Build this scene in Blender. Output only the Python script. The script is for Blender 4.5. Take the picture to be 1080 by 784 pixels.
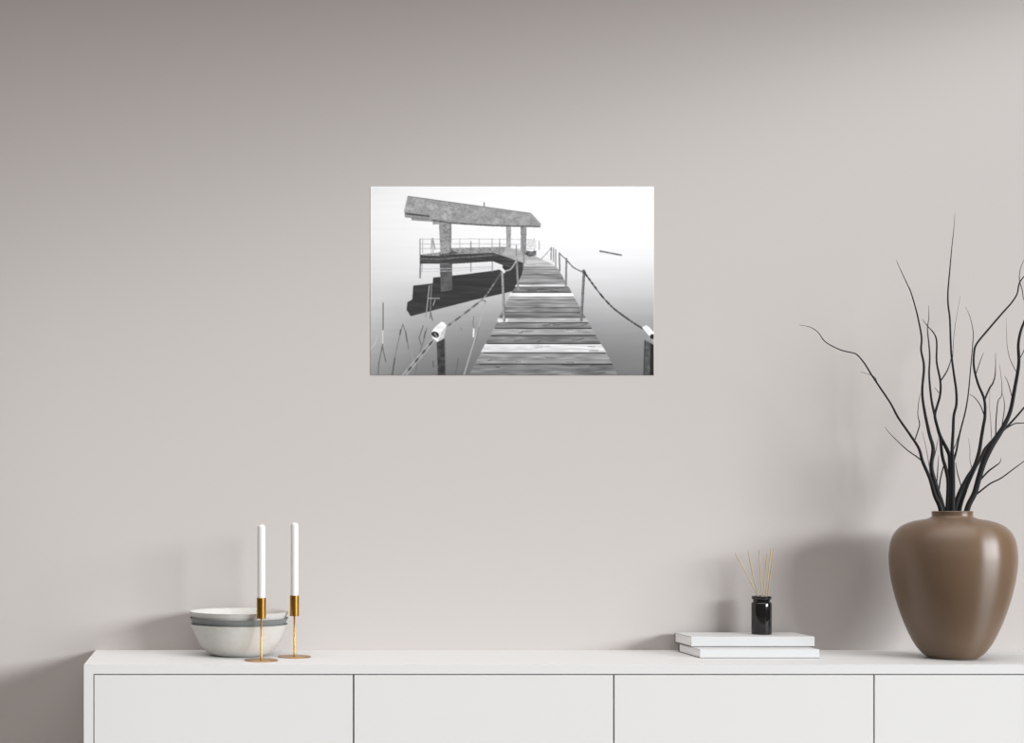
import bpy, bmesh, math, random
import numpy as np
from mathutils import Vector

for o in list(bpy.data.objects):
    bpy.data.objects.remove(o, do_unlink=True)
scene = bpy.context.scene
COL = scene.collection

# ------------------------------------------------------------------ camera
F = 1600.0                       # focal length in pixels of the 1080 x 784 frame
CX, CY = 218.0, 540.0            # principal point (architectural lens shift)
WALL_D = 16.0 / 3.0              # camera to wall
TOP = 0.75                       # sideboard top
CAM_Z = TOP + 0.486
cam_d = bpy.data.cameras.new('camera')
cam = bpy.data.objects.new('camera', cam_d)
COL.objects.link(cam)
cam.location = (0, -WALL_D, CAM_Z)
cam.rotation_euler = (math.pi / 2, 0, 0)
cam_d.sensor_width = 36.0
cam_d.sensor_fit = 'HORIZONTAL'
cam_d.lens = F / 1080 * 36
cam_d.shift_x = (540 - CX) / 1080
cam_d.shift_y = (CY - 392) / 1080
scene.camera = cam

# ------------------------------------------------------------------ light
DAY_POWER = 20600.0              # the bright sky far outside the tall opening on the right
DAY_DIST = 40.0
DAY_SIZE = (22.0, 6.6)
DAY_COLOR = (0.955, 0.995, 1.03)
SKY_LOW, SKY_ZENITH = 0.14, 3.6
SKY_COLOR = (1.0, 0.965, 0.955)
w = bpy.data.worlds.new('World')
scene.world = w
w.use_nodes = True
nt = w.node_tree
nt.nodes.clear()
wo = nt.nodes.new('ShaderNodeOutputWorld')
bg = nt.nodes.new('ShaderNodeBackground')
tc = nt.nodes.new('ShaderNodeTexCoord')
sx = nt.nodes.new('ShaderNodeSeparateXYZ')
mr = nt.nodes.new('ShaderNodeMapRange')
pw = nt.nodes.new('ShaderNodeMath')
pw.operation = 'POWER'
pw.inputs[1].default_value = 2.6
cl = nt.nodes.new('ShaderNodeClamp')
mr.inputs['From Min'].default_value = 0
mr.inputs['From Max'].default_value = 1
mr.inputs['To Min'].default_value = SKY_LOW
mr.inputs['To Max'].default_value = SKY_ZENITH
bg.inputs['Color'].default_value = (*SKY_COLOR, 1)
nt.links.new(tc.outputs['Generated'], sx.inputs[0])
nt.links.new(sx.outputs['Z'], cl.inputs[0])
nt.links.new(cl.outputs[0], pw.inputs[0])
nt.links.new(pw.outputs[0], mr.inputs['Value'])
nt.links.new(mr.outputs[0], bg.inputs['Strength'])
nt.links.new(bg.outputs[0], wo.inputs[0])

day_d = bpy.data.lights.new('daylight', 'AREA')
day_d.shape = 'RECTANGLE'
day_d.size, day_d.size_y = DAY_SIZE
day_d.energy = DAY_POWER
day_d.color = DAY_COLOR
day = bpy.data.objects.new('daylight', day_d)
COL.objects.link(day)
day_dir = Vector((-1.12, 1.0, -0.269)).normalized()
day.location = Vector((1.1, -0.2, 1.3)) - day_dir * DAY_DIST
day.rotation_euler = day_dir.to_track_quat('-Z', 'Y').to_euler()

scene.view_settings.view_transform = 'Standard'
scene.view_settings.look = 'None'
scene.view_settings.gamma = 1.0
scene.view_settings.use_curve_mapping = False
scene.view_settings.exposure = 0.0
scene.cycles.use_denoising = True
scene.cycles.max_bounces = 8


# ------------------------------------------------------------------ helpers
def scale_at(y):                 # pixels per metre on the plane at depth y
    return F / (WALL_D + y)


def at(px, py, y):               # the point of the photograph at depth y
    s = scale_at(y)
    return Vector(((px - CX) / s, y, CAM_Z + (CY - py) / s))


def mat(name, color, rough=0.5, metal=0.0, spec=0.5, bump=0.0, bscale=200.0, vary=0.0, vscale=5.0, coat=0.0, stretch=None):
    m = bpy.data.materials.new(name)
    m.use_nodes = True
    n = m.node_tree
    b = n.nodes['Principled BSDF']
    b.inputs['Base Color'].default_value = (*color, 1)
    b.inputs['Roughness'].default_value = rough
    b.inputs['Metallic'].default_value = metal
    b.inputs['Specular IOR Level'].default_value = spec
    b.inputs['Coat Weight'].default_value = coat
    b.inputs['Coat Roughness'].default_value = 0.15
    co = n.nodes.new('ShaderNodeTexCoord')
    src = co.outputs['Object']
    if stretch:
        mp = n.nodes.new('ShaderNodeMapping')
        mp.inputs['Scale'].default_value = stretch
        n.links.new(src, mp.inputs[0])
        src = mp.outputs[0]
    if vary:
        t = n.nodes.new('ShaderNodeTexNoise')
        t.inputs['Scale'].default_value = vscale
        t.inputs['Detail'].default_value = 4
        r = n.nodes.new('ShaderNodeValToRGB')
        r.color_ramp.elements[0].position = 0.3
        r.color_ramp.elements[1].position = 0.7
        r.color_ramp.elements[0].color = (*[c * (1 - vary) for c in color], 1)
        r.color_ramp.elements[1].color = (*[min(1, c * (1 + vary)) for c in color], 1)
        n.links.new(src, t.inputs['Vector'])
        n.links.new(t.outputs['Fac'], r.inputs[0])
        n.links.new(r.outputs[0], b.inputs['Base Color'])
    if bump:
        t2 = n.nodes.new('ShaderNodeTexNoise')
        t2.inputs['Scale'].default_value = bscale
        t2.inputs['Detail'].default_value = 3
        bp = n.nodes.new('ShaderNodeBump')
        bp.inputs['Strength'].default_value = bump
        bp.inputs['Distance'].default_value = 0.001
        n.links.new(src, t2.inputs['Vector'])
        n.links.new(t2.outputs['Fac'], bp.inputs['Height'])
        n.links.new(bp.outputs[0], b.inputs['Normal'])
    return m


def obj(name, bm, m, parent=None, smooth=False, bevel=0.0):
    me = bpy.data.meshes.new(name)
    bmesh.ops.recalc_face_normals(bm, faces=bm.faces)
    if smooth:
        for f in bm.faces:
            f.smooth = True
        for e in bm.edges:
            if len(e.link_faces) == 2 and e.calc_face_angle(0) > math.radians(38):
                e.smooth = False
    bm.to_mesh(me)
    bm.free()
    o = bpy.data.objects.new(name, me)
    COL.objects.link(o)
    if m:
        me.materials.append(m)
    if parent:
        o.parent = parent
        o.location = -Vector(parent.location) if parent.type == 'EMPTY' else (0, 0, 0)
    if bevel:
        b = o.modifiers.new('bevel', 'BEVEL')
        b.width = bevel
        b.segments = 2
        b.limit_method = 'ANGLE'
    return o


def tag(o, label, cat, group=None):
    o['label'] = label
    o['category'] = cat
    if group:
        o['group'] = group
    return o


def thing(name, label, cat, loc, group=None):
    o = bpy.data.objects.new(name, None)
    COL.objects.link(o)
    o.location = loc
    o.empty_display_size = 0.05
    return tag(o, label, cat, group)


def add_box(bm, x0, x1, y0, y1, z0, z1):
    v = [bm.verts.new(p) for p in ((x0, y0, z0), (x1, y0, z0), (x1, y1, z0), (x0, y1, z0),
                                   (x0, y0, z1), (x1, y0, z1), (x1, y1, z1), (x0, y1, z1))]
    for f in ((0, 3, 2, 1), (4, 5, 6, 7), (0, 1, 5, 4), (1, 2, 6, 5), (2, 3, 7, 6), (3, 0, 4, 7)):
        bm.faces.new([v[i] for i in f])


def box(*a):
    bm = bmesh.new()
    add_box(bm, *a)
    return bm


def lathe(prof, cx, cy, cz, seg=96):
    """closed surface of revolution; profile of (r, z) from axis to axis"""
    bm = bmesh.new()
    rings = []
    for r, z in prof:
        if r < 1e-6:
            rings.append([bm.verts.new((cx, cy, cz + z))])
        else:
            rings.append([bm.verts.new((cx + r * math.cos(2 * math.pi * k / seg),
                                        cy + r * math.sin(2 * math.pi * k / seg), cz + z)) for k in range(seg)])
    for a, b in zip(rings, rings[1:]):
        for k in range(seg):
            k2 = (k + 1) % seg
            if len(a) == 1 and len(b) == 1:
                continue
            if len(a) == 1:
                bm.faces.new((a[0], b[k2], b[k]))
            elif len(b) == 1:
                bm.faces.new((a[k], a[k2], b[0]))
            else:
                bm.faces.new((a[k], a[k2], b[k2], b[k]))
    return bm


def catmull(pts, n):
    """pts: list of (Vector, radius); returns a smooth denser list"""
    out = []
    P = [pts[0]] + list(pts) + [pts[-1]]
    for i in range(1, len(P) - 2):
        p0, p1, p2, p3 = P[i - 1], P[i], P[i + 1], P[i + 2]
        for k in range(n):
            t = k / n
            v = 0.5 * (2 * p1[0] + (p2[0] - p0[0]) * t + (2 * p0[0] - 5 * p1[0] + 4 * p2[0] - p3[0]) * t * t
                       + (3 * p1[0] - p0[0] - 3 * p2[0] + p3[0]) * t ** 3)
            out.append((v, p1[1] + (p2[1] - p1[1]) * t))
    out.append(pts[-1])
    return out


def add_tube(bm, path, seg=8):
    up = Vector((0, 1, 0.01))
    rings = []
    for i, (p, r) in enumerate(path):
        a = path[max(0, i - 1)][0]
        b = path[min(len(path) - 1, i + 1)][0]
        d = (b - a).normalized()
        u = (up - d * up.dot(d)).normalized()
        up = u
        v = d.cross(u)
        rings.append([bm.verts.new(p + r * (u * math.cos(2 * math.pi * k / seg) + v * math.sin(2 * math.pi * k / seg)))
                      for k in range(seg)])
    for a, b in zip(rings, rings[1:]):
        for k in range(seg):
            bm.faces.new((a[k], a[(k + 1) % seg], b[(k + 1) % seg], b[k]))
    bm.faces.new(rings[0][::-1])
    bm.faces.new(rings[-1])


def smooth_profile(prof, n):
    q = catmull([(Vector((r, z, 0)), 0) for r, z in prof], n)
    return [(max(0.0, p.x), p.y) for p, _ in q]


# ------------------------------------------------------------------ materials
M_WALL = mat('wall_paint', (0.469, 0.438, 0.417), 0.9, spec=0.15, bump=0.12, bscale=260)
M_FLOOR = mat('floor_oak', (0.13, 0.10, 0.08), 0.5, vary=0.2, vscale=3, stretch=(1, 12, 1))
M_CAB = mat('white_lacquer', (0.600, 0.598, 0.588), 0.55, spec=0.3)
M_DOOR = mat('white_lacquer_front', (0.600, 0.596, 0.580), 0.55, spec=0.3)
M_DARK = mat('cabinet_interior', (0.12, 0.12, 0.12), 0.8, spec=0.1)
M_BRASS = mat('brushed_brass', (0.42, 0.215, 0.042), 0.28, metal=1.0, bump=0.05, bscale=500, stretch=(1, 1, 0.05))
M_WAX = mat('candle_wax', (0.66, 0.65, 0.63), 0.45, spec=0.4)
M_WICK = mat('candle_wick', (0.5, 0.48, 0.44), 0.9)
M_BOWL = mat('white_stoneware', (0.52, 0.505, 0.475), 0.5, spec=0.4, vary=0.04, vscale=60)
M_BOWLG = mat('grey_stoneware', (0.165, 0.175, 0.170), 0.5, spec=0.4, vary=0.05, vscale=60)
M_COVER = mat('white_book_cover', (0.530, 0.530, 0.527), 0.5, spec=0.3)
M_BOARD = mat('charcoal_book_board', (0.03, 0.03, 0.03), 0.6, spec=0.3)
M_PAGES = mat('book_pages', (0.80, 0.795, 0.785), 0.9, spec=0.1, vary=0.06, vscale=8, stretch=(1, 1, 150))
M_GLASS = mat('black_glass', (0.006, 0.006, 0.006), 0.08, spec=0.6)
M_REED = mat('rattan_reed', (0.47, 0.37, 0.25), 0.7, vary=0.12, vscale=30, stretch=(4, 4, 1))
M_VASE = mat('brown_glaze', (0.138, 0.086, 0.050), 0.36, spec=0.62, vary=0.08, vscale=4)
# fine horizontal throwing rings stretch the glaze's reflections up and down the body
_n = M_VASE.node_tree
_t = _n.nodes.new('ShaderNodeTangent')
_t.direction_type = 'RADIAL'
_t.axis = 'Z'
_n.nodes['Principled BSDF'].inputs['Anisotropic'].default_value = 0.85
_n.nodes['Principled BSDF'].inputs['Anisotropic Rotation'].default_value = 0.25
_n.links.new(_t.outputs[0], _n.nodes['Principled BSDF'].inputs['Tangent'])
M_TWIG = mat('dark_bark', (0.011, 0.0105, 0.0105), 0.65, spec=0.25, vary=0.3, vscale=40, stretch=(1, 1, 0.2))
M_EDGE = mat('print_edge', (0.85, 0.85, 0.85), 0.6)


# ------------------------------------------------------------------ setting
def struct(name, bm, m):
    o = obj(name, bm, m)
    o['kind'] = 'structure'
    return o


struct('wall_back', box(-3.0, 4.7, 0.0, 0.15, -0.1, 4.4), M_WALL)
struct('floor', box(-3.0, 4.7, -8.0, 0.15, -0.1, 0.0), M_FLOOR)
WX, HEAD = 4.5, 3.46              # the side wall with its tall opening that lets the daylight in
WTOP = 5.4
bm = bmesh.new()
add_box(bm, WX, WX + 0.2, -0.8, 0.0, 0.0, WTOP)
add_box(bm, WX, WX + 0.2, -8.0, -7.6, 0.0, WTOP)
add_box(bm, WX, WX + 0.2, -7.6, -0.8, HEAD, WTOP)
struct('wall_right', bm, M_WALL)

# ------------------------------------------------------------------ sideboard
FY = -0.518                       # front face
XL, XR = -0.390, 2.975
OPEN_L, OPEN_R = -0.3596, 2.9446
OPEN_T = CAM_Z - (711.2 - CY) / scale_at(FY)
sb = thing('sideboard', 'long white lacquered sideboard with flat handleless doors along the wall', 'sideboard', (1.29, -0.26, 0.0))
bm = bmesh.new()
add_box(bm, XL, XR, FY, -0.001, OPEN_T, TOP)                 # top
add_box(bm, XL, OPEN_L, FY, -0.001, 0.09, OPEN_T)            # sides
add_box(bm, OPEN_R, XR, FY, -0.001, 0.09, OPEN_T)
add_box(bm, OPEN_L, OPEN_R, FY, -0.001, 0.09, 0.12)          # bottom
obj('carcass', bm, M_CAB, sb)
bm = bmesh.new()
add_box(bm, OPEN_L, OPEN_R, FY + 0.030, FY + 0.040, 0.12, OPEN_T)
obj('inner_panel', bm, M_DARK, sb)
bm = bmesh.new()
add_box(bm, XL + 0.03, XR - 0.03, FY + 0.05, -0.03, 0.0, 0.09)
obj('plinth', bm, M_CAB, sb)
pitch = (OPEN_R - OPEN_L) / 4
for k in range(4):
    a = OPEN_L + pitch * k
    g0 = 0.0028 if k == 0 else 0.0024
    bm = box(a + g0, a + pitch - 0.0024, FY + 0.0005, FY + 0.020, 0.124, OPEN_T - 0.0035)
    obj('door', bm, M_DOOR, sb, bevel=0.0006)


# ------------------------------------------------------------------ picture: painted in memory, carried by the print's own mesh colours
def paint_print():
    X0, Y0, W, H, S = 390.5, 197.0, 299.0, 199.0, 4
    nx, ny = int(W * S), int(H * S)
    xs = X0 + (np.arange(nx) + 0.5) / S
    ys = Y0 + (np.arange(ny) + 0.5) / S
    rng = np.random.RandomState(7)
    XX, YY = np.meshgrid(xs, ys)

    def noise(cw, ch):
        gx, gy = max(2, int(W / cw) + 2), max(2, int(H / ch) + 2)
        g = rng.rand(gy, gx)
        fx = (xs - X0) / W * (gx - 1.001)
        fy = (ys - Y0) / H * (gy - 1.001)
        ix, iy = fx.astype(int), fy.astype(int)
        tx, ty = (fx - ix)[None, :], (fy - iy)[:, None]
        g00, g10 = g[np.ix_(iy, ix)], g[np.ix_(iy, ix + 1)]
        g01, g11 = g[np.ix_(iy + 1, ix)], g[np.ix_(iy + 1, ix + 1)]
        return (g00 * (1 - tx) + g10 * tx) * (1 - ty) + (g01 * (1 - tx) + g11 * tx) * ty - 0.5

    n_roof = noise(1.6, 1.6) * 0.7 + noise(5, 3) * 0.6
    n_fine, n_mid, n_streak, n_long = noise(1.3, 1.3) * 0.8, noise(4, 3), noise(9, 0.8), noise(18, 2.0)
    kx = [390, 440, 540, 640, 690]
    ky = [197, 225, 250, 270, 290, 310, 330, 350, 370, 396]
    tab = np.array([[243, 251, 254, 254, 252], [246, 249, 253, 253, 251], [238, 243, 248, 248, 245],
                    [230, 236, 238, 240, 236], [220, 222, 222, 224, 220], [208, 200, 194, 202, 198],
                    [194, 178, 164, 176, 174], [178, 158, 136, 150, 152], [164, 140, 116, 130, 134],
                    [140, 118, 96, 112, 118]], float)
    cols = np.stack([np.interp(xs, kx, row) for row in tab])
    img = np.empty((ny, nx))
    fi = np.interp(ys, ky, np.arange(len(ky)))
    i0 = np.minimum(fi.astype(int), len(ky) - 2)
    t = (fi - i0)[:, None]
    img[:] = cols[i0] * (1 - t) + cols[i0 + 1] * t
    img += noise(60, 2.5) * 4

    def inside(poly):
        x = np.array([p[0] for p in poly])
        y = np.array([p[1] for p in poly])
        bx0, bx1 = max(0, int((x.min() - X0) * S) - 1), min(nx, int((x.max() - X0) * S) + 2)
        by0, by1 = max(0, int((y.min() - Y0) * S) - 1), min(ny, int((y.max() - Y0) * S) + 2)
        if bx1 <= bx0 or by1 <= by0:
            return None, None
        sl = (slice(by0, by1), slice(bx0, bx1))
        px, py = XX[sl], YY[sl]
        m = np.zeros(px.shape, bool)
        j = len(poly) - 1
        for i in range(len(poly)):
            c = (y[i] > py) != (y[j] > py)
            with np.errstate(divide='ignore', invalid='ignore'):
                xi = (x[j] - x[i]) * (py - y[i]) / (y[j] - y[i] + 1e-12) + x[i]
            m ^= c & (px < xi)
            j = i
        return sl, m

    def poly(p, v, n=None, amp=0.0, alpha=1.0):
        sl, m = inside(p)
        if sl is None:
            return
        val = np.full(m.shape, float(v))
        if n is not None:
            val = val + n[sl] * amp
        img[sl] = np.where(m, img[sl] * (1 - alpha) + val * alpha, img[sl])

    def line(pts, wd, v, n=None, amp=0.0, alpha=1.0):
        for i, ((xa, ya), (xb, yb)) in enumerate(zip(pts, pts[1:])):
            r = wd / 2
            bx0, bx1 = max(0, int((min(xa, xb) - r - X0) * S) - 1), min(nx, int((max(xa, xb) + r - X0) * S) + 2)
            by0, by1 = max(0, int((min(ya, yb) - r - Y0) * S) - 1), min(ny, int((max(ya, yb) + r - Y0) * S) + 2)
            if bx1 <= bx0 or by1 <= by0:
                continue
            sl = (slice(by0, by1), slice(bx0, bx1))
            px, py = XX[sl], YY[sl]
            dx, dy = xb - xa, yb - ya
            tt = np.clip(((px - xa) * dx + (py - ya) * dy) / (dx * dx + dy * dy + 1e-9), 0, 1)
            m = (px - xa - tt * dx) ** 2 + (py - ya - tt * dy) ** 2 <= r * r
            val = np.full(m.shape, float(v))
            if n is not None:
                val = val + n[sl] * amp
            img[sl] = np.where(m, img[sl] * (1 - alpha) + val * alpha, img[sl])

    def chain(pts, wd, va, vb, step):
        P = catmull([(Vector((a, b, 0)), 0) for a, b in pts], 12)
        L, k = 0.0, 0
        for (a, _), (b, _) in zip(P, P[1:]):
            L += (b - a).length
            dark = int(L / step) % 2
            line([(a.x, a.y), (b.x, b.y)], wd * (1.0 if dark else 0.75), va if dark else vb)

    # mirrored roof and posts in the water
    refl = [(436, 301.4), (456.6, 299), (457, 292.9), (490, 289.5), (520, 285.7), (529, 284), (532, 276), (552.5, 277),
            (552.5, 290), (546, 303), (541, 307.3), (500, 316.5), (460, 326.7), (433.4, 333.6), (429, 326.8),
            (429.8, 318.8), (435, 316)]
    poly(refl, 58, n_long, 16)
    poly([(464, 278.6), (477, 278.6), (477, 306), (465, 308)], 92, n_mid, 24)
    line([(443, 282), (444, 284), (470, 283.5), (520, 281.5)], 0.7, 188)
    line([(445, 286.8), (480, 285.8), (520, 282.8)], 0.6, 196)
    for px_ in (496.8, 519.2):
        line([(px_, 276), (px_, 286.5)], 0.9, 140)
    line([(443.6, 278), (443.2, 292.9)], 1.7, 122)
    line([(445.8, 278), (445.2, 287)], 0.7, 170)

    # far railing
    for yy in (252.4, 257.6, 262.4):
        line([(443, yy), (500, yy - 0.2), (563, yy + 0.6)], 0.7, 190)
    for px_ in (443.2, 445.9, 455.2, 457.0, 485.2, 505.4, 519.0, 527.0, 563.5):
        line([(px_, 252), (px_, 267)], 0.8, 178)
    line([(455, 262), (456.5, 251.5), (459, 263)], 1.4, 165)
    line([(443.2, 253), (443.2, 269)], 1.3, 150)
    poly([(556, 253), (565.5, 254), (565.5, 262), (556, 262)], 222, n_fine, 40)
    line([(568.6, 254.5), (568.6, 263.4)], 1.3, 185)
    # deck
    poly([(443, 268.7), (462, 266.6), (477, 261.8), (534, 260.5), (552, 268), (573, 274.4), (554, 279), (536, 272),
          (520, 267.4), (478, 269), (464, 270.5)], 146, n_fine, 60)
    poly([(534, 261), (552, 264.5), (573, 274.4), (554, 279), (530, 269)], 172, n_streak, 40)
    poly([(442.9, 269.0), (464, 270.4), (478, 268.6), (520, 266.8), (552.5, 277.5), (552.5, 287), (544, 285), (520, 275.8),
          (478, 278.4), (442.9, 278.2)], 66, n_streak, 40)
    line([(443, 272.8), (466, 273.4), (480, 272.2), (519, 269.6)], 1.3, 108, n_fine, 50)
    line([(443, 275.4), (466, 276.2)], 0.8, 92)
    poly([(463.4, 266), (477, 264), (484, 267.5), (464, 270.5)], 95, n_fine, 70)
    poly([(554, 264), (560, 265.5), (565.5, 264.5), (565.5, 269.5), (558, 271), (553, 268)], 98, n_fine, 110)
    # posts
    poly([(463.0, 234), (476.4, 235), (476.0, 266), (464.6, 268.8)], 150, n_fine, 80)
    poly([(474.2, 235), (476.4, 235), (476.0, 266), (474, 266)], 132, n_fine, 50)
    poly([(533.7, 238), (539.1, 238), (538.6, 262), (534.2, 261.6)], 160, n_fine, 64)
    poly([(549, 238), (555.2, 239), (555, 267), (549.4, 266)], 142, n_fine, 64)
    # roof
    poly([(426.8, 223.5), (453, 227), (477, 232), (520, 236.4), (569.6, 239.3), (540, 239.4), (505, 238.2), (476, 236.2),
          (456.6, 237), (456.4, 234.2), (434, 232.6), (434, 230), (427.2, 229.6)], 152, n_fine, 40)
    line([(428, 225.6), (452.5, 228.3)], 1.7, 78, n_fine, 60)
    line([(429, 229.2), (452, 231.6)], 0.7, 120)
    poly([(430.4, 207.1), (559.6, 225), (570.7, 236.8), (569.6, 239.3), (520, 237.1), (477, 233.6), (454, 230.2), (452.6, 227),
          (426.3, 223.4)], 158, n_roof, 46)
    poly([(430.4, 207.1), (480, 214), (474, 231), (452, 226), (426.3, 223.4)], 164, n_roof, 62)
    line([(430.4, 207.3), (559.6, 225.2)], 0.7, 112)
    line([(456, 232.5), (477, 235.6), (520, 238.2), (569.6, 239.3)], 1.5, 96, n_fine, 80)
    line([(426.6, 223.4), (430.2, 207.8)], 0.8, 178)
    line([(559.6, 225), (570.5, 236.8)], 0.9, 168)
    line([(510.7, 214.0), (510.7, 218.4)], 1.3, 128)
    for px_, a, b in ((496.8, 255, 268), (527.0, 256, 268), (544.4, 259, 270)):
        line([(px_, a), (px_, b)], 1.0, 128)
    # driftwood
    line([(632.8, 265.1), (655.0, 269.3)], 1.8, 118, n_fine, 60)
    # reeds in the water
    R = [([(404.3, 319.3), (404.2, 345), (404, 362), (399.8, 383), (399, 395.5)], 0.9, 92),
         ([(404.0, 349), (403.9, 362)], 1.3, 200), ([(403.5, 365), (407, 381.5)], 0.9, 90),
         ([(425, 342.2), (422.2, 351.9), (416, 380), (413.9, 395.5)], 0.9, 118), ([(422.8, 348), (422, 353)], 1.3, 80),
         ([(416.6, 378), (413.9, 395.5)], 1.5, 88), ([(425, 342.2), (428.5, 352), (431, 368)], 0.9, 110),
         ([(428, 350), (429.5, 360)], 1.3, 92), ([(391, 368.5), (395, 364), (398.3, 354.8)], 1.0, 185),
         ([(453, 301.5), (451, 320), (449.4, 334)], 1.3, 150), ([(455.4, 300.7), (454.3, 320), (453.9, 336)], 1.2, 122),
         ([(453.9, 328), (456.5, 338)], 1.0, 100), ([(451.7, 314.8), (463.6, 314.8)], 1.1, 165),
         ([(459, 316.5), (457, 322)], 1.2, 150), ([(446.5, 343.7), (442, 356.3), (444.3, 363.7)], 0.9, 98),
         ([(450.2, 346), (447, 359), (441, 378), (438, 395.5)], 0.9, 108), ([(448.8, 350), (447.4, 357)], 1.3, 88),
         ([(512.4, 316.5), (503.5, 349), (494, 380), (489.4, 395.5)], 1.2, 172), ([(499.8, 347), (499.4, 355)], 1.6, 240),
         ([(499.8, 334), (498.8, 341), (500.4, 346)], 0.8, 112), ([(483.5, 378), (480.5, 395.5)], 0.9, 95),
         ([(457, 381), (457.4, 387)], 1.2, 92), ([(433, 366), (436, 381)], 0.7, 150), ([(486, 345), (487, 349)], 0.7, 120),
         ([(502, 360), (505, 345)], 0.7, 112)]
    for p_, w_, v_ in R:
        line(p_, w_, v_)

    # dock boards
    Ly = [(275.3, 556), (279, 554), (294.7, 548.3), (312, 537.6), (339.4, 525), (362.8, 513.3), (384, 501.7), (396.5, 495)]
    Ry = [(274.3, 573.6), (282, 587.2), (301.5, 599), (335.6, 617.4), (362.8, 633), (386, 646.5), (396.5, 651)]
    boards = [(125, 150, 176, 0), (150, 163, 190, 0), (163, 180, 152, 0), (180, 205, 140, 0), (205, 225, 130, 0), (225, 246, 152, 0),
              (246, 258, 138, 0), (258, 272, 214, 2), (272, 303, 112, 0), (303, 326, 236, 3), (326, 341, 165, 2), (341, 363, 142, 1),
              (363, 386, 134, 1), (386, 410, 122, 2), (410, 438, 108, 2), (438, 466, 186, 5), (466, 498, 118, 2), (498, 536, 150, 3),
              (536, 581, 108, 3), (581, 631, 216, 5), (631, 692, 134, 3), (692, 760, 108, 4)]
    poly([(555, 277), (573, 274.5), (588, 283), (618, 336.5), (647, 386), (650, 397), (500, 397), (514, 363), (538, 312.5), (548, 295)], 42)
    brng = random.Random(3)
    for a, b, v, jag in boards:
        y0_, y1_ = 250 + a / 5.143, 250 + b / 5.143
        gap = 0.25 + 0.55 * (a - 120) / 600
        l0 = np.interp(y0_, *zip(*Ly)) - jag * 0.3 + brng.uniform(-.4, .4)
        l1 = np.interp(y1_, *zip(*Ly)) - jag * 0.25 + brng.uniform(-.3, .3)
        r0 = np.interp(y0_, *zip(*Ry)) + jag * 0.2 + brng.uniform(-.4, .4)
        r1 = np.interp(y1_, *zip(*Ry)) + jag * 0.2 + brng.uniform(-.3, .3)
        q = [(l0, y0_), (r0, y0_ + brng.uniform(-.2, .2)), (r1, y1_ - gap), (l1, y1_ - gap)]
        v = v if v > 180 else v + 14
        poly(q, v, n_streak, 78)
        poly(q, v, n_long, 90, 0.45)
        if b - a > 30:
            line([(l1 + 1, y1_ - gap - 0.4), (r1 - 1, y1_ - gap - 0.4)], 0.6, v * 0.66)
            for _ in range(4):
                kx_ = brng.uniform(l0 + 6, r0 - 6)
                ky_ = brng.uniform(y0_ + 1, y1_ - 2)
                line([(kx_, ky_), (kx_ + brng.uniform(3, 9), ky_ + brng.uniform(-1.2, .6))], brng.uniform(.5, 1.3), v * 0.6, None, 0, 0.7)
    poly([(524.8, 336.5), (536, 336.2), (535, 340), (525, 340.2)], 226, n_fine, 30)

    # posts and chains
    chain([(568.7, 275.3), (575, 269), (581, 261.9)], 1.0, 150, 190, 1)
    for (xa, ya, xb, yb, wd, v) in ((552.6, 266.5, 552.2, 285, 1.5, 135), (581.4, 261.3, 581, 274, 1.2, 128), (583.7, 261.7, 583.7, 276, 1.1, 120),
                                    (586, 263.6, 586, 281, 1.2, 112), (590, 267, 590.2, 286, 1.5, 118), (597.3, 273, 596.7, 304.6, 2.0, 128)):
        line([(xa, ya), (xb, yb)], wd, v, n_fine, 50)
    chain([(590.4, 267.8), (594, 271.3), (597.3, 273.8)], 1.0, 90, 150, 1)
    chain([(598, 275), (604.5, 282), (613, 286.6)], 1.3, 88, 140, 1)
    line([(545, 274.3), (546.4, 305.6)], 2.1, 140, n_fine, 60)
    chain([(531.8, 286), (538.6, 284), (544.4, 275.3)], 1.4, 186, 150, 1)
    line([(529.9, 284), (531.8, 338.5)], 2.8, 156, n_fine, 60)
    line([(530.9, 284), (532.8, 338.5)], 0.8, 100)
    line([(528.6, 283.6), (531.4, 286.6)], 3.4, 226)
    line([(615.8, 286.6), (612.9, 337.9)], 2.8, 120, n_fine, 70)
    line([(616.6, 286.6), (613.7, 337.9)], 0.8, 84)
    line([(615.4, 286.2), (616.2, 287.6)], 3.4, 90)
    chain([(616.4, 287.9), (633, 310.3), (645.5, 323.9), (655.3, 331.7), (666, 339.3), (677.5, 346.6)], 1.9, 62, 104, 0.9)
    chain([(529, 287), (519, 302.5), (509.4, 315), (490, 330.7), (472, 344)], 1.9, 92, 140, 0.9)
    line([(508.6, 317), (511.8, 317.4), (512, 319)], 1.0, 110)
    P = [(459, 356.5), (426, 396.5)]
    line(P, 4.2, 168)
    line(P, 1.2, 96)
    for k in range(9):
        t = k / 9
        xa, ya = P[0][0] + (P[1][0] - P[0][0]) * t, P[0][1] + (P[1][1] - P[0][1]) * t
        line([(xa, ya), (xa - 1.9, ya + 2.3)], 2.4 if k % 2 else 1.2, 84 if k % 2 else 120)
    poly([(460.6, 358), (468.7, 356), (470.3, 397), (462, 397)], 62, n_mid, 40)
    line([(469.2, 358), (470.6, 397)], 1.2, 112)
    poly([(455.4, 349.8), (459, 345), (465.4, 339.4), (468.5, 340), (471, 343), (469.8, 348.9), (468.4, 357), (461.5, 360.9), (456, 356.3)], 236, n_mid, 30)
    poly([(466, 350), (470.4, 344), (469.6, 350), (468.4, 357), (462, 360.5)], 196, n_mid, 40)
    th = np.linspace(0, 2 * math.pi, 20)
    poly([(459.2 + 4.0 * math.cos(a), 352.9 + 3.2 * math.sin(a + .3)) for a in th], 44)
    line([(458.6, 352), (461, 355.5)], 2.0, 120)
    poly([(679.6, 359), (688.6, 362), (688.8, 397), (678.4, 397)], 92, n_mid, 40)
    poly([(685.8, 360), (690, 362), (690, 397), (685, 397)], 38)
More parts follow.
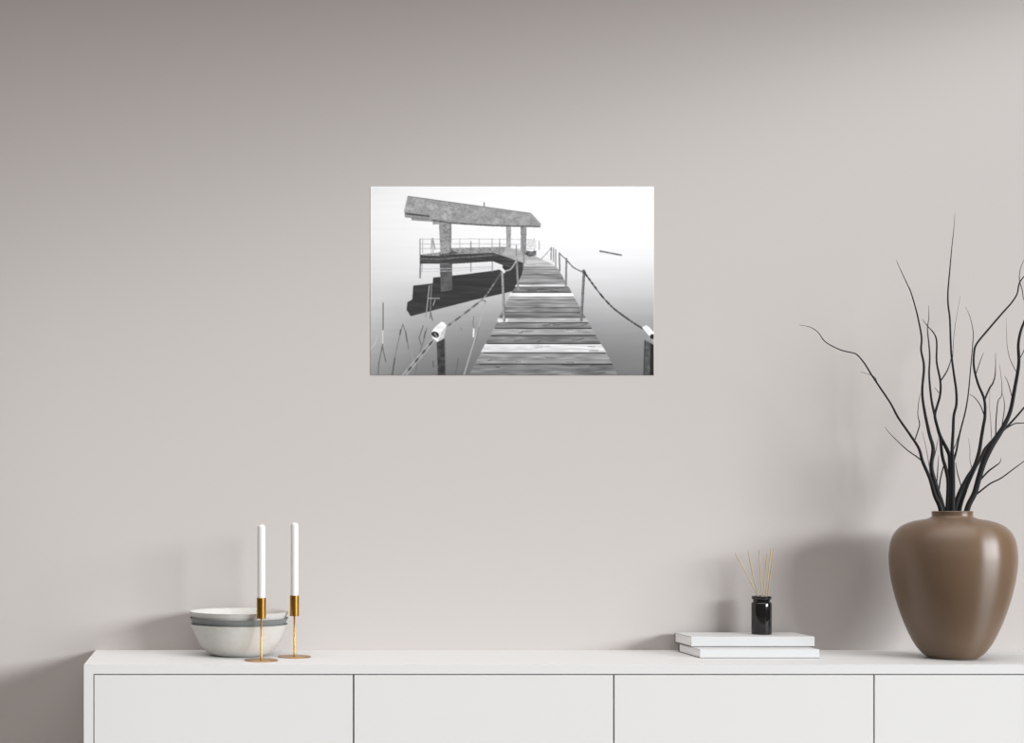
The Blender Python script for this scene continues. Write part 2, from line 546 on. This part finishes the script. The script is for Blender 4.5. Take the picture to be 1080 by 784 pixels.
    line([(680, 359), (678.8, 397)], 1.2, 60)
    poly([(676.7, 345.3), (681.5, 342.8), (685, 345.5), (690, 351), (690, 358), (684.2, 354)], 238, n_mid, 25)
    poly([(683.6, 353.6), (690, 357), (690, 364.5), (683.6, 360.5)], 150, n_mid, 50)
    poly([(687.8 + 2.6 * math.cos(a), 355 + 2.6 * math.sin(a)) for a in th], 44)

    small = img[:ny // 2 * 2, :nx // 2 * 2].reshape(ny // 2, 2, nx // 2, 2).mean((1, 3))
    # the printed picture is a little soft
    k = np.pad(small, 1, mode='edge')
    small = (k[1:-1, 1:-1] * 4 + k[:-2, 1:-1] + k[2:, 1:-1] + k[1:-1, :-2] + k[1:-1, 2:]) / 8
    return np.clip(small, 0, 255)


PRINT_GAIN = 0.86
img = paint_print()
nr, nc = img.shape
s_ = scale_at(-0.0012)
px0, px1 = (390.5 - CX) / s_, (689.5 - CX) / s_
pz1, pz0 = CAM_Z + (CY - 197) / s_, CAM_Z + (CY - 396) / s_
gx = np.linspace(px0, px1, nc)
gz = np.linspace(pz1, pz0, nr)
GX, GZ = np.meshgrid(gx, gz)
co = np.stack([GX.ravel(), np.full(nr * nc, -0.0012), GZ.ravel()], 1)
idx = np.arange(nr * nc).reshape(nr, nc)
quads = np.stack([idx[:-1, :-1].ravel(), idx[1:, :-1].ravel(), idx[1:, 1:].ravel(), idx[:-1, 1:].ravel()], 1)
loop = np.concatenate([idx[0, :], idx[1:, -1], idx[-1, -2::-1], idx[-2:0:-1, 0]])     # the rim, clockwise from the top left
nb = len(loop)
back = co[loop].copy()
back[:, 1] = -0.0002
co = np.concatenate([co, back])
b0 = nr * nc
ar = np.arange(nb)
rim = np.stack([loop[ar], loop[(ar + 1) % nb], b0 + (ar + 1) % nb, b0 + ar], 1)
allq = np.concatenate([quads, rim])
me = bpy.data.meshes.new('wall_print')
me.vertices.add(len(co))
me.vertices.foreach_set('co', co.ravel())
me.loops.add(allq.size)
me.loops.foreach_set('vertex_index', allq.ravel())
me.polygons.add(len(allq))
me.polygons.foreach_set('loop_start', np.arange(len(allq)) * 4)
me.polygons.foreach_set('material_index', np.concatenate([np.zeros(len(quads), int), np.ones(len(rim), int)]))
me.update(calc_edges=True)
lin = (img / 255.0)
lin = np.where(lin <= 0.04045, lin / 12.92, ((lin + 0.055) / 1.055) ** 2.4) * PRINT_GAIN
att = me.color_attributes.new('ink', 'FLOAT_COLOR', 'POINT')
ca = np.ones((len(co), 4))
ca[:b0, :3] = lin.ravel()[:, None]
ca[b0:, :3] = 0.5
att.data.foreach_set('color', ca.ravel())
M_PRINT = bpy.data.materials.new('photo_print')
M_PRINT.use_nodes = True
n = M_PRINT.node_tree
b = n.nodes['Principled BSDF']
b.inputs['Roughness'].default_value = 0.7
b.inputs['Specular IOR Level'].default_value = 0.1
a_ = n.nodes.new('ShaderNodeVertexColor')
a_.layer_name = 'ink'
n.links.new(a_.outputs['Color'], b.inputs['Base Color'])
me.materials.append(M_PRINT)
me.materials.append(M_EDGE)
po = bpy.data.objects.new('wall_print', me)
COL.objects.link(po)
tag(po, 'unframed black and white print of a chained boardwalk over still water, hung on wall', 'picture')

# ------------------------------------------------------------------ vase
VY = -0.30
VX = (1004.4 - CX) / scale_at(VY)
sv = scale_at(VY)
vp = [(75, 148), (73.5, 158), (76, 168), (95, 176), (128, 182), (158, 191), (186, 206), (208, 230), (222, 262), (229, 310), (229, 350),
      (224, 400), (215, 450), (203, 500), (188, 550), (170, 600), (148, 650), (129, 682), (113, 702), (102, 712), (94, 718)]
ZB = 724.0                      # crop row of the foot seen at the axis depth
k_ = 1 / 3.733 / sv
hv = 0.486
zrow = lambda r: (ZB - r) / (ZB - 148) * hv
out = [(r * k_, zrow(y)) for r, y in vp]
out = smooth_profile(out, 4)
foot = [(0.074, 0.001), (0.071, 0.0), (0.0, 0.0)]
thick = 0.008
inner = [(max(0.045, r - thick), z) for r, z in out if z > 0.02]
prof = [(0.0, 0.012), (0.06, 0.012)] + inner[::-1] + [(out[0][0] - 0.005, hv + 0.0025), (out[0][0] - 0.0015, hv + 0.002)] + out + foot
vase = obj('vase', lathe(prof, VX, VY, TOP, 128), M_VASE, smooth=True)
tag(vase, 'large brown glazed ceramic vase with a narrow rim at the right end of the sideboard', 'vase')

# ------------------------------------------------------------------ branches: (x, y, radius) read off the photograph, each given its own lean in depth
BR = [
    dict(label='thin dark bare branch in the vase, arching farthest out to the left', y0=-0.306, y1=-0.38,
         stem=[(992.7, 539.7, 2.7), (986, 522.7, 2.3), (980.6, 504.5, 1.9), (973.3, 487.6, 1.7), (969, 473, 1.5), (960, 459, 1.35), (947.2, 440.4, 1.2),
               (939.3, 425.6, 1.05), (927.4, 407.8, 1.0), (919.5, 396, .9), (912.4, 384.4, .85), (905, 375.3, .75), (900, 372.5, .7),
               (885.9, 369, .65), (870.6, 360.8, .55), (863.5, 351.6, .45), (855.3, 345.5, .35), (843, 342.9, .15)],
         twigs=[[(972.9, 486.8, .8), (967, 482, .7), (957, 475, .6), (947.2, 466, .45), (937.3, 456, .3), (933.4, 450.3, .15)],
                [(965, 464, .6), (968, 455.2, .6), (969.9, 447.3, .55), (968, 437.4, .4), (969, 423.6, .3), (970.9, 414.7, .15)],
                [(925.5, 405, .45), (922.5, 398, .35), (915, 394.5, .25), (907.7, 392.4, .12)],
                [(981.8, 507, .4), (980.8, 496.7, .35), (976.8, 473, .25), (972.9, 456.2, .12)]]),
    dict(label='tall wavy dark branch in the vase, second from left, its tip bending left', y0=-0.288, y1=-0.27,
         stem=[(994.5, 539.7, 3.2), (988.5, 517.9, 2.8), (983, 498.5, 2.4), (982.4, 488.8, 2.2), (984.2, 473, 2.0), (980, 457.3, 1.8), (974.5, 430.3, 1.5),
               (972.7, 412, 1.35), (974.5, 386.7, 1.25), (971.5, 369.7, 1.1), (972, 356, 1.0), (968.5, 336.7, .85), (964.2, 319.7, .7), (960, 306.4, .6),
               (956.4, 299, .5), (948, 280.8, .3), (945, 274, .12)],
         twigs=[[(984.0, 487, .5), (987.3, 474, .4), (989.7, 461, .15)], [(987.9, 512, .6), (989, 496, .5), (990, 480, .15)]]),
    dict(label='dark branch in the vase that forks into two slim parallel tips between the tall ones', y0=-0.277, y1=-0.21,
         stem=[(1001.8, 539.7, 3.0), (1002.4, 510.6, 2.7), (1002.0, 485, 2.4), (1000, 476.7, 2.1), (992, 461, 1.8), (988.5, 450, 1.6), (986, 438.8, 1.5),
               (987.6, 431, 1.3), (991.5, 417, 1.25), (991.8, 402.4, 1.15), (987.9, 381.8, 1.0), (988, 362, .9), (985.5, 352.4, .7), (978.2, 344, .45), (972.7, 336.7, .15)],
         twigs=[[(998.8, 539.7, 2.0), (1000, 510.6, 1.8), (997.6, 494.8, 1.8), (993.9, 481.5, 1.6), (992, 464.5, 1.4), (991.6, 460, 1.0)],
                [(986, 438.8, 1.3), (982.4, 421.8, 1.15), (980, 396.4, .95), (980.6, 375.8, .8), (979.4, 360, .65), (978.2, 346.4, .5), (979.6, 335.5, .35), (979.4, 322, .12)],
                [(992, 402, .8), (998.8, 391.5, .65), (1002.5, 381, .4), (1003.6, 374, .15)], [(990.3, 414.5, .4), (985.5, 408.5, .15)],
                [(990.3, 517.9, .7), (992, 504.5, .7), (995.4, 491, .6)]]),
    dict(label='tallest dark branch in the vase, near upright and reaching highest up the wall', y0=-0.308, y1=-0.30,
         stem=[(1004.6, 539.7, 2.8), (1005.0, 510.6, 2.5), (1004.8, 486.4, 2.1), (1004.2, 474, 1.8), (1005.2, 456, 1.6), (1006, 438.8, 1.5), (1008.7, 426.7, 1.4),
               (1008.5, 412, 1.3), (1006, 394, 1.2), (1003.6, 375.8, 1.1), (1002.7, 361, 1.05), (1001.8, 336.7, .95), (1000, 321, .9), (999.8, 307.6, .8),
               (1001.8, 284.5, .65), (1003.9, 260.8, .45), (1005.9, 242.4, .3), (1007.3, 224, .12)],
         twigs=[[(1005.0, 489, 1.1), (1008.5, 476.7, 1.05), (1011, 463.3, .95), (1013.6, 452, .85), (1018.2, 434, .75), (1021.2, 415.8, .65), (1023.6, 390.3, .55),
                 (1026, 362, .45), (1026.4, 350, .35), (1023, 334.2, .25), (1018.2, 324, .12)],
                [(1005.8, 474, .5), (1008.2, 468, .4), (1011, 459, .15)], [(1004.6, 384, .3), (1005.5, 362, .25), (1007.3, 344, .2), (1012.7, 312.4, .1)]]),
    dict(label='dark branch right of centre in the vase, zigzagging up before sweeping out to the right', y0=-0.265, y1=-0.20,
         stem=[(1007.3, 539.7, 3.0), (1012, 521.5, 2.8), (1020.6, 504.5, 2.6), (1027.9, 492.4, 2.3), (1032.7, 476.7, 2.0), (1035, 462, 1.8), (1037, 450, 1.7),
               (1038.8, 438.8, 1.6), (1038.2, 421.8, 1.4), (1031.5, 404.8, 1.25), (1027.3, 387.9, 1.15), (1027.3, 373.3, 1.1), (1030, 363, 1.1),
               (1042.4, 347.6, 1.1), (1057, 330.6, 1.0), (1066.7, 319.7, .9), (1072.7, 310, .8), (1075, 299, .75), (1080, 291.8, .6), (1086, 286, .4), (1092, 277, .15)],
         twigs=[[(1038.6, 421.4, 1.0), (1043.6, 409.7, .9), (1047.3, 404, .8), (1049.7, 394, .5), (1050, 372, .12)],
                [(1029.5, 394, .5), (1034, 380.6, .35), (1037.6, 372, .15)], [(1038, 438, .55), (1034, 427.9, .5), (1027.9, 419.4, .4), (1022.6, 416.2, .2)],
                [(1075.4, 298, .4), (1075.2, 290.6, .35), (1077, 281, .3), (1083, 268, .1)], [(1075.6, 298, .45), (1078.2, 306.4, .4), (1079.4, 314.8, .35), (1083, 323, .12)],
                [(1013.9, 514, .6), (1009.7, 498.5, .5), (1007.9, 487.6, .3)], [(1025.5, 496, .35), (1023, 485, .25), (1023, 474.2, .2), (1021.2, 462, .1)]]),
    dict(label='thickest dark branch in the vase, rising steeply along the right side', y0=-0.325, y1=-0.40,
         stem=[(1019.4, 539.7, 3.1), (1027.9, 520.3, 3.0), (1032.7, 503.3, 3.0), (1037.6, 487.6, 3.2), (1044.8, 471.8, 3.5), (1053.3, 458.5, 3.0), (1058.5, 450, 2.5), (1065.5, 434, 2.1),
               (1070.3, 409.7, 1.9), (1074.5, 384.2, 1.7), (1074, 364, 1.5), (1076.4, 350, 1.4), (1080, 340.3, 1.3), (1086, 325, 1.0), (1090, 305, .6), (1097, 285, .15)],
         twigs=[[(1029.2, 522, 1.0), (1036, 516.6, .9), (1044.8, 510, .85), (1055.8, 504.5, .75), (1069, 494.8, .6), (1079.4, 487, .45), (1090, 478, .3), (1100, 468, .12)],
                [(1034.6, 505.5, 1.0), (1042.4, 497.3, .9), (1049.7, 491.8, .75), (1054.5, 488, .45), (1056, 483, .12)],
                [(1068, 421, .5), (1063, 403.6, .35), (1059.4, 396.4, .12)], [(1073, 394.5, .4), (1065.5, 379.4, .3), (1062.4, 366, .22), (1061.6, 352, .16), (1061.2, 335.5, .08)],
                [(1075.2, 379, .5), (1079.4, 371, .4), (1083, 362, .12)]]),
    dict(label='dark branch in the vase crossing the thickest one and leaving low to the right', y0=-0.294, y1=-0.335,
         stem=[(1011.5, 539.7, 2.4), (1017.5, 519, 2.2), (1023, 505, 2.0), (1029, 492.5, 1.9), (1035, 482.7, 1.7), (1038.8, 474, 1.7), (1049.7, 462, 1.6), (1056, 456, 1.4), (1063, 449.3, 1.2),
               (1072.7, 438.8, 1.1), (1080, 430.3, 1.0), (1090, 420, .7), (1100, 405, .15)],
         twigs=[[(1061, 452.0, .8), (1066, 449, .7), (1071.5, 446.7, .65), (1080, 446.3, .5), (1092, 444, .15)],
                [(1050.3, 461.5, .6), (1050.3, 450, .6), (1051, 437.6, .55), (1052.7, 423, .45), (1056.4, 417, .4), (1056.4, 402.4, .25), (1054, 384, .1)],
                [(1055.5, 456.5, .5), (1059.4, 430.3, .4), (1057.6, 415.8, .15)], [(1046, 466, .3), (1045, 447, .25), (1043.6, 425, .15), (1044.5, 405, .08)]]),
]
PYTOP = 224.0
for bi, d in enumerate(BR):
    def depth(py):
        t = max(-0.2, min(1.0, (540 - py) / (540 - PYTOP)))
        return d['y0'] + (d['y1'] - d['y0']) * t
    pts = [(at(x, y, depth(y)), 0.92 * r / scale_at(depth(y))) for x, y, r in d['stem']]
    base = pts[0][0]
    low = Vector((VX + (base.x - VX) * 0.55, VY + (base.y - VY) * 0.62, TOP + 0.0135))
    mid = base * 0.72 + low * 0.28
    nxt = pts[1][0]
    mid.x = base.x + max(-0.02, min(0.02, (base.x - nxt.x) * 0.8))
    if abs(mid.x - VX) > abs(base.x - VX):
        mid.x = base.x
    pts = [(low, pts[0][1] * 0.5), (mid, pts[0][1] * 0.75)] + pts
    root = thing('dried_branch', d['label'], 'branch', low, 'dried branches in the brown vase')
    bm = bmesh.new()
    add_tube(bm, catmull(pts, 5), 10)
    obj('stem', bm, M_TWIG, root, smooth=True)
    for tw in d['twigs']:
        tp = [(at(x, y, depth(y)), r / scale_at(depth(y))) for x, y, r in tw]
        bm = bmesh.new()
        add_tube(bm, catmull(tp, 5), 7)
        obj('twig', bm, M_TWIG, root, smooth=True)


# ------------------------------------------------------------------ books
def book(x0, x1, y0, y1, z0, h, label, board, inset):
    t = thing('book', label, 'book', ((x0 + x1) / 2, (y0 + y1) / 2, z0), 'white books under the diffuser')
    bm = bmesh.new()
    add_box(bm, x0, x1, y0, y1, z0 + h - board, z0 + h)
    add_box(bm, x0, x1, y0, y0 + board, z0 + board, z0 + h - board)
    obj('cover', bm, M_COVER, t)
    bm = bmesh.new()
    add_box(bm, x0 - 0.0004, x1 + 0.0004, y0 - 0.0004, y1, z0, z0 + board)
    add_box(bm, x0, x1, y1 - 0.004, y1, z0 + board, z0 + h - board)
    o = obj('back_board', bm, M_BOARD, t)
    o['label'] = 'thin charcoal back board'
    bm = box(x0 + inset, x1 - inset, y0 + board, y1 - 0.004, z0 + board, z0 + h - board)
    obj('pages', bm, M_PAGES, t)


B1H, B2H = 0.0292, 0.0350
book(1.637, 2.033, -0.300, -0.070, TOP, B1H, 'lower white hardcover book lying flat on the sideboard, bottom of the pair', 0.0018, 0.0020)
book(1.636, 2.052, -0.212, -0.030, TOP + B1H, B2H, 'upper thicker white hardcover book, on top of the pair and under the black bottle', 0.0026, 0.0012)

# ------------------------------------------------------------------ reed diffuser
DY = -0.110
sd = scale_at(DY)
DX = (803.2 - CX) / sd
DZ = TOP + B1H + B2H
R0 = 10.2 / sd
HB = 0.1315
prof = [(0, 0.008), (R0 - 0.004, 0.008), (R0 - 0.004, 0.100), (R0 - 0.0082, 0.110), (R0 - 0.0082, HB - 0.002), (R0 - 0.0072, HB), (R0 - 0.0025, HB), (R0 - 0.001, HB - 0.0015), (R0 - 0.001, HB - 0.0095),
        (R0 - 0.002, HB - 0.011), (R0 - 0.0058, HB - 0.0125), (R0 - 0.0058, HB - 0.019), (R0 - 0.003, HB - 0.0215), (R0 - 0.0006, HB - 0.0235), (R0, HB - 0.026),
        (R0, 0.004), (R0 - 0.0012, 0.0012), (R0 - 0.004, 0.0), (0, 0)]
bottle = obj('diffuser_bottle', lathe(prof, DX, DY, DZ, 96), M_GLASS, smooth=True)
tag(bottle, 'glossy black glass diffuser bottle standing on the white books', 'bottle')
reeds = [((775.3, 583.3), (799.5, 629.8), -0.005, 'diffuser reed leaning farthest left in the black bottle'),
         ((789.0, 581.4), (799.0, 629.8), 0.0125, 'second diffuser reed from the left in the black bottle, leaning slightly left'),
         ((800.6, 580.0), (803.6, 629.8), -0.0005, 'nearly upright diffuser reed in the middle of the black bottle'),
         ((809.2, 584.0), (804.6, 629.8), 0.008, 'shortest-looking diffuser reed in the black bottle, just right of the upright one'),
         ((813.4, 578.7), (807.6, 629.8), -0.0095, 'diffuser reed second from the right in the black bottle, close beside the rightmost'),
         ((816.3, 578.7), (809.4, 629.8), 0.004, 'rightmost diffuser reed in the black bottle, leaning right')]
for (tx, ty), (bx, by), dy, lab in reeds:
    top = at(tx, ty, DY + dy)
    lip = at(bx, by, DY + dy)
    dr = (lip - top)
    t_ = (DZ + 0.011 - top.z) / dr.z
    end = top + dr * t_
    end.x = DX + max(-0.020, min(0.020, end.x - DX))
    end.y = DY + max(-0.015, min(0.015, end.y - DY))
    bm = bmesh.new()
    rr = 0.0020
    add_tube(bm, catmull([(end, rr), (lip, rr), (top, rr)], 4), 10)
    o = obj('diffuser_reed', bm, M_REED, smooth=True)
    tag(o, lab, 'reed stick', 'reeds in the diffuser')

# ------------------------------------------------------------------ bowls
BY = -0.195
sb_ = scale_at(BY)
BX = (252.2 - CX) / sb_
RIM = 52.3 / sb_


def bowl(z0, m, label, rim=RIM, h=0.1075):
    outp = [(0.076, 0.0), (0.086, 0.0012), (0.0975, 0.0055), (0.113, 0.0150), (0.130, 0.0335), (0.1435, 0.0570), (0.1555, 0.0835), (0.1655, h - 0.002)]
    f = rim / 0.168
    outp = smooth_profile([(r * f, z) for r, z in outp], 5)
    rimp = [(rim - 0.0012, h - 0.0004), (rim - 0.0022, h), (rim - 0.0038, h - 0.0004), (rim - 0.0048, h - 0.002)]
    inn = [(r - 0.0045 * f, z + 0.0015) for r, z in outp if z > 0.026][::-1][1:]
    prof = [(0, 0.0)] + outp + rimp + inn + [(0.112, 0.0225), (0.095, 0.0208), (0, 0.0206)]
    o = obj('bowl', lathe(prof, BX, BY, z0, 128), m, smooth=True)
    return tag(o, label, 'bowl', 'nested bowls')


STEP = 0.0212
bowl(TOP, M_BOWL, 'bottom white bowl of the nested stack, standing on the sideboard')
bowl(TOP + STEP, M_BOWLG, 'grey bowl nested in the middle of the bowl stack')
bowl(TOP + 2 * STEP, M_BOWL, 'top white bowl of the nested stack, open above the grey one', RIM * 1.012)


# ------------------------------------------------------------------ candle holders and candles
def candle_set(px, y, cup0, cup1, ctop, hl, cl_):
    s = scale_at(y)
    x = (px - CX) / s
    t = thing('candle_holder', hl, 'candle holder', (x, y, TOP), 'brass candle holders')
    R = 17.9 / 323
    obj('base_plate', lathe([(0, 0), (R - 0.0006, 0), (R, 0.0008), (R, 0.0022), (R - 0.0008, 0.003), (0, 0.003)], x, y, TOP, 96), M_BRASS, t, smooth=True)
    obj('stem', lathe([(0, 0.003), (0.0048, 0.003), (0.0042, 0.006), (0.0032, 0.008), (0.0032, cup0), (0, cup0)], x, y, TOP, 32), M_BRASS, t, smooth=True)
    rc = 0.0153
    obj('cup', lathe([(0, cup0), (rc - 0.001, cup0), (rc, cup0 + 0.001), (rc, cup1 - 0.0006), (rc - 0.0006, cup1), (rc - 0.0014, cup1), (rc - 0.0018, cup1 - 0.0006),
                      (rc - 0.0018, cup0 + 0.004), (0, cup0 + 0.004)], x, y, TOP, 64), M_BRASS, t, smooth=True)
    rq = 0.0128
    z0 = cup0 + 0.004
    ct = thing('candle', cl_, 'candle', (x, y, TOP + z0), 'white taper candles')
    obj('wax_body', lathe([(0, z0), (rq, z0), (rq, ctop - 0.009), (rq - 0.0006, ctop - 0.006), (rq - 0.003, ctop - 0.002), (rq - 0.007, ctop), (0, ctop)], x, y, TOP, 48),
        M_WAX, ct, smooth=True)
    bm = bmesh.new()
    add_tube(bm, [(Vector((x, y, TOP + ctop - 0.001)), 0.0012), (Vector((x + 0.0006, y, TOP + ctop + 0.003)), 0.0011), (Vector((x - 0.0003, y, TOP + ctop + 0.006)), 0.0008)], 8)
    obj('wick', bm, M_WICK, ct, smooth=True)


candle_set(275.6, -0.380, 0.1374, 0.2049, 0.4440, 'brass candle holder on a round plate, left of the pair in front of the bowls',
           'white taper candle in the left brass holder, in front of the bowls')
candle_set(310.6, -0.257, 0.1373, 0.2059, 0.4495, 'brass candle holder on a round plate, right of the pair beside the bowl rims',
           'white taper candle in the right brass holder, beside the bowls')
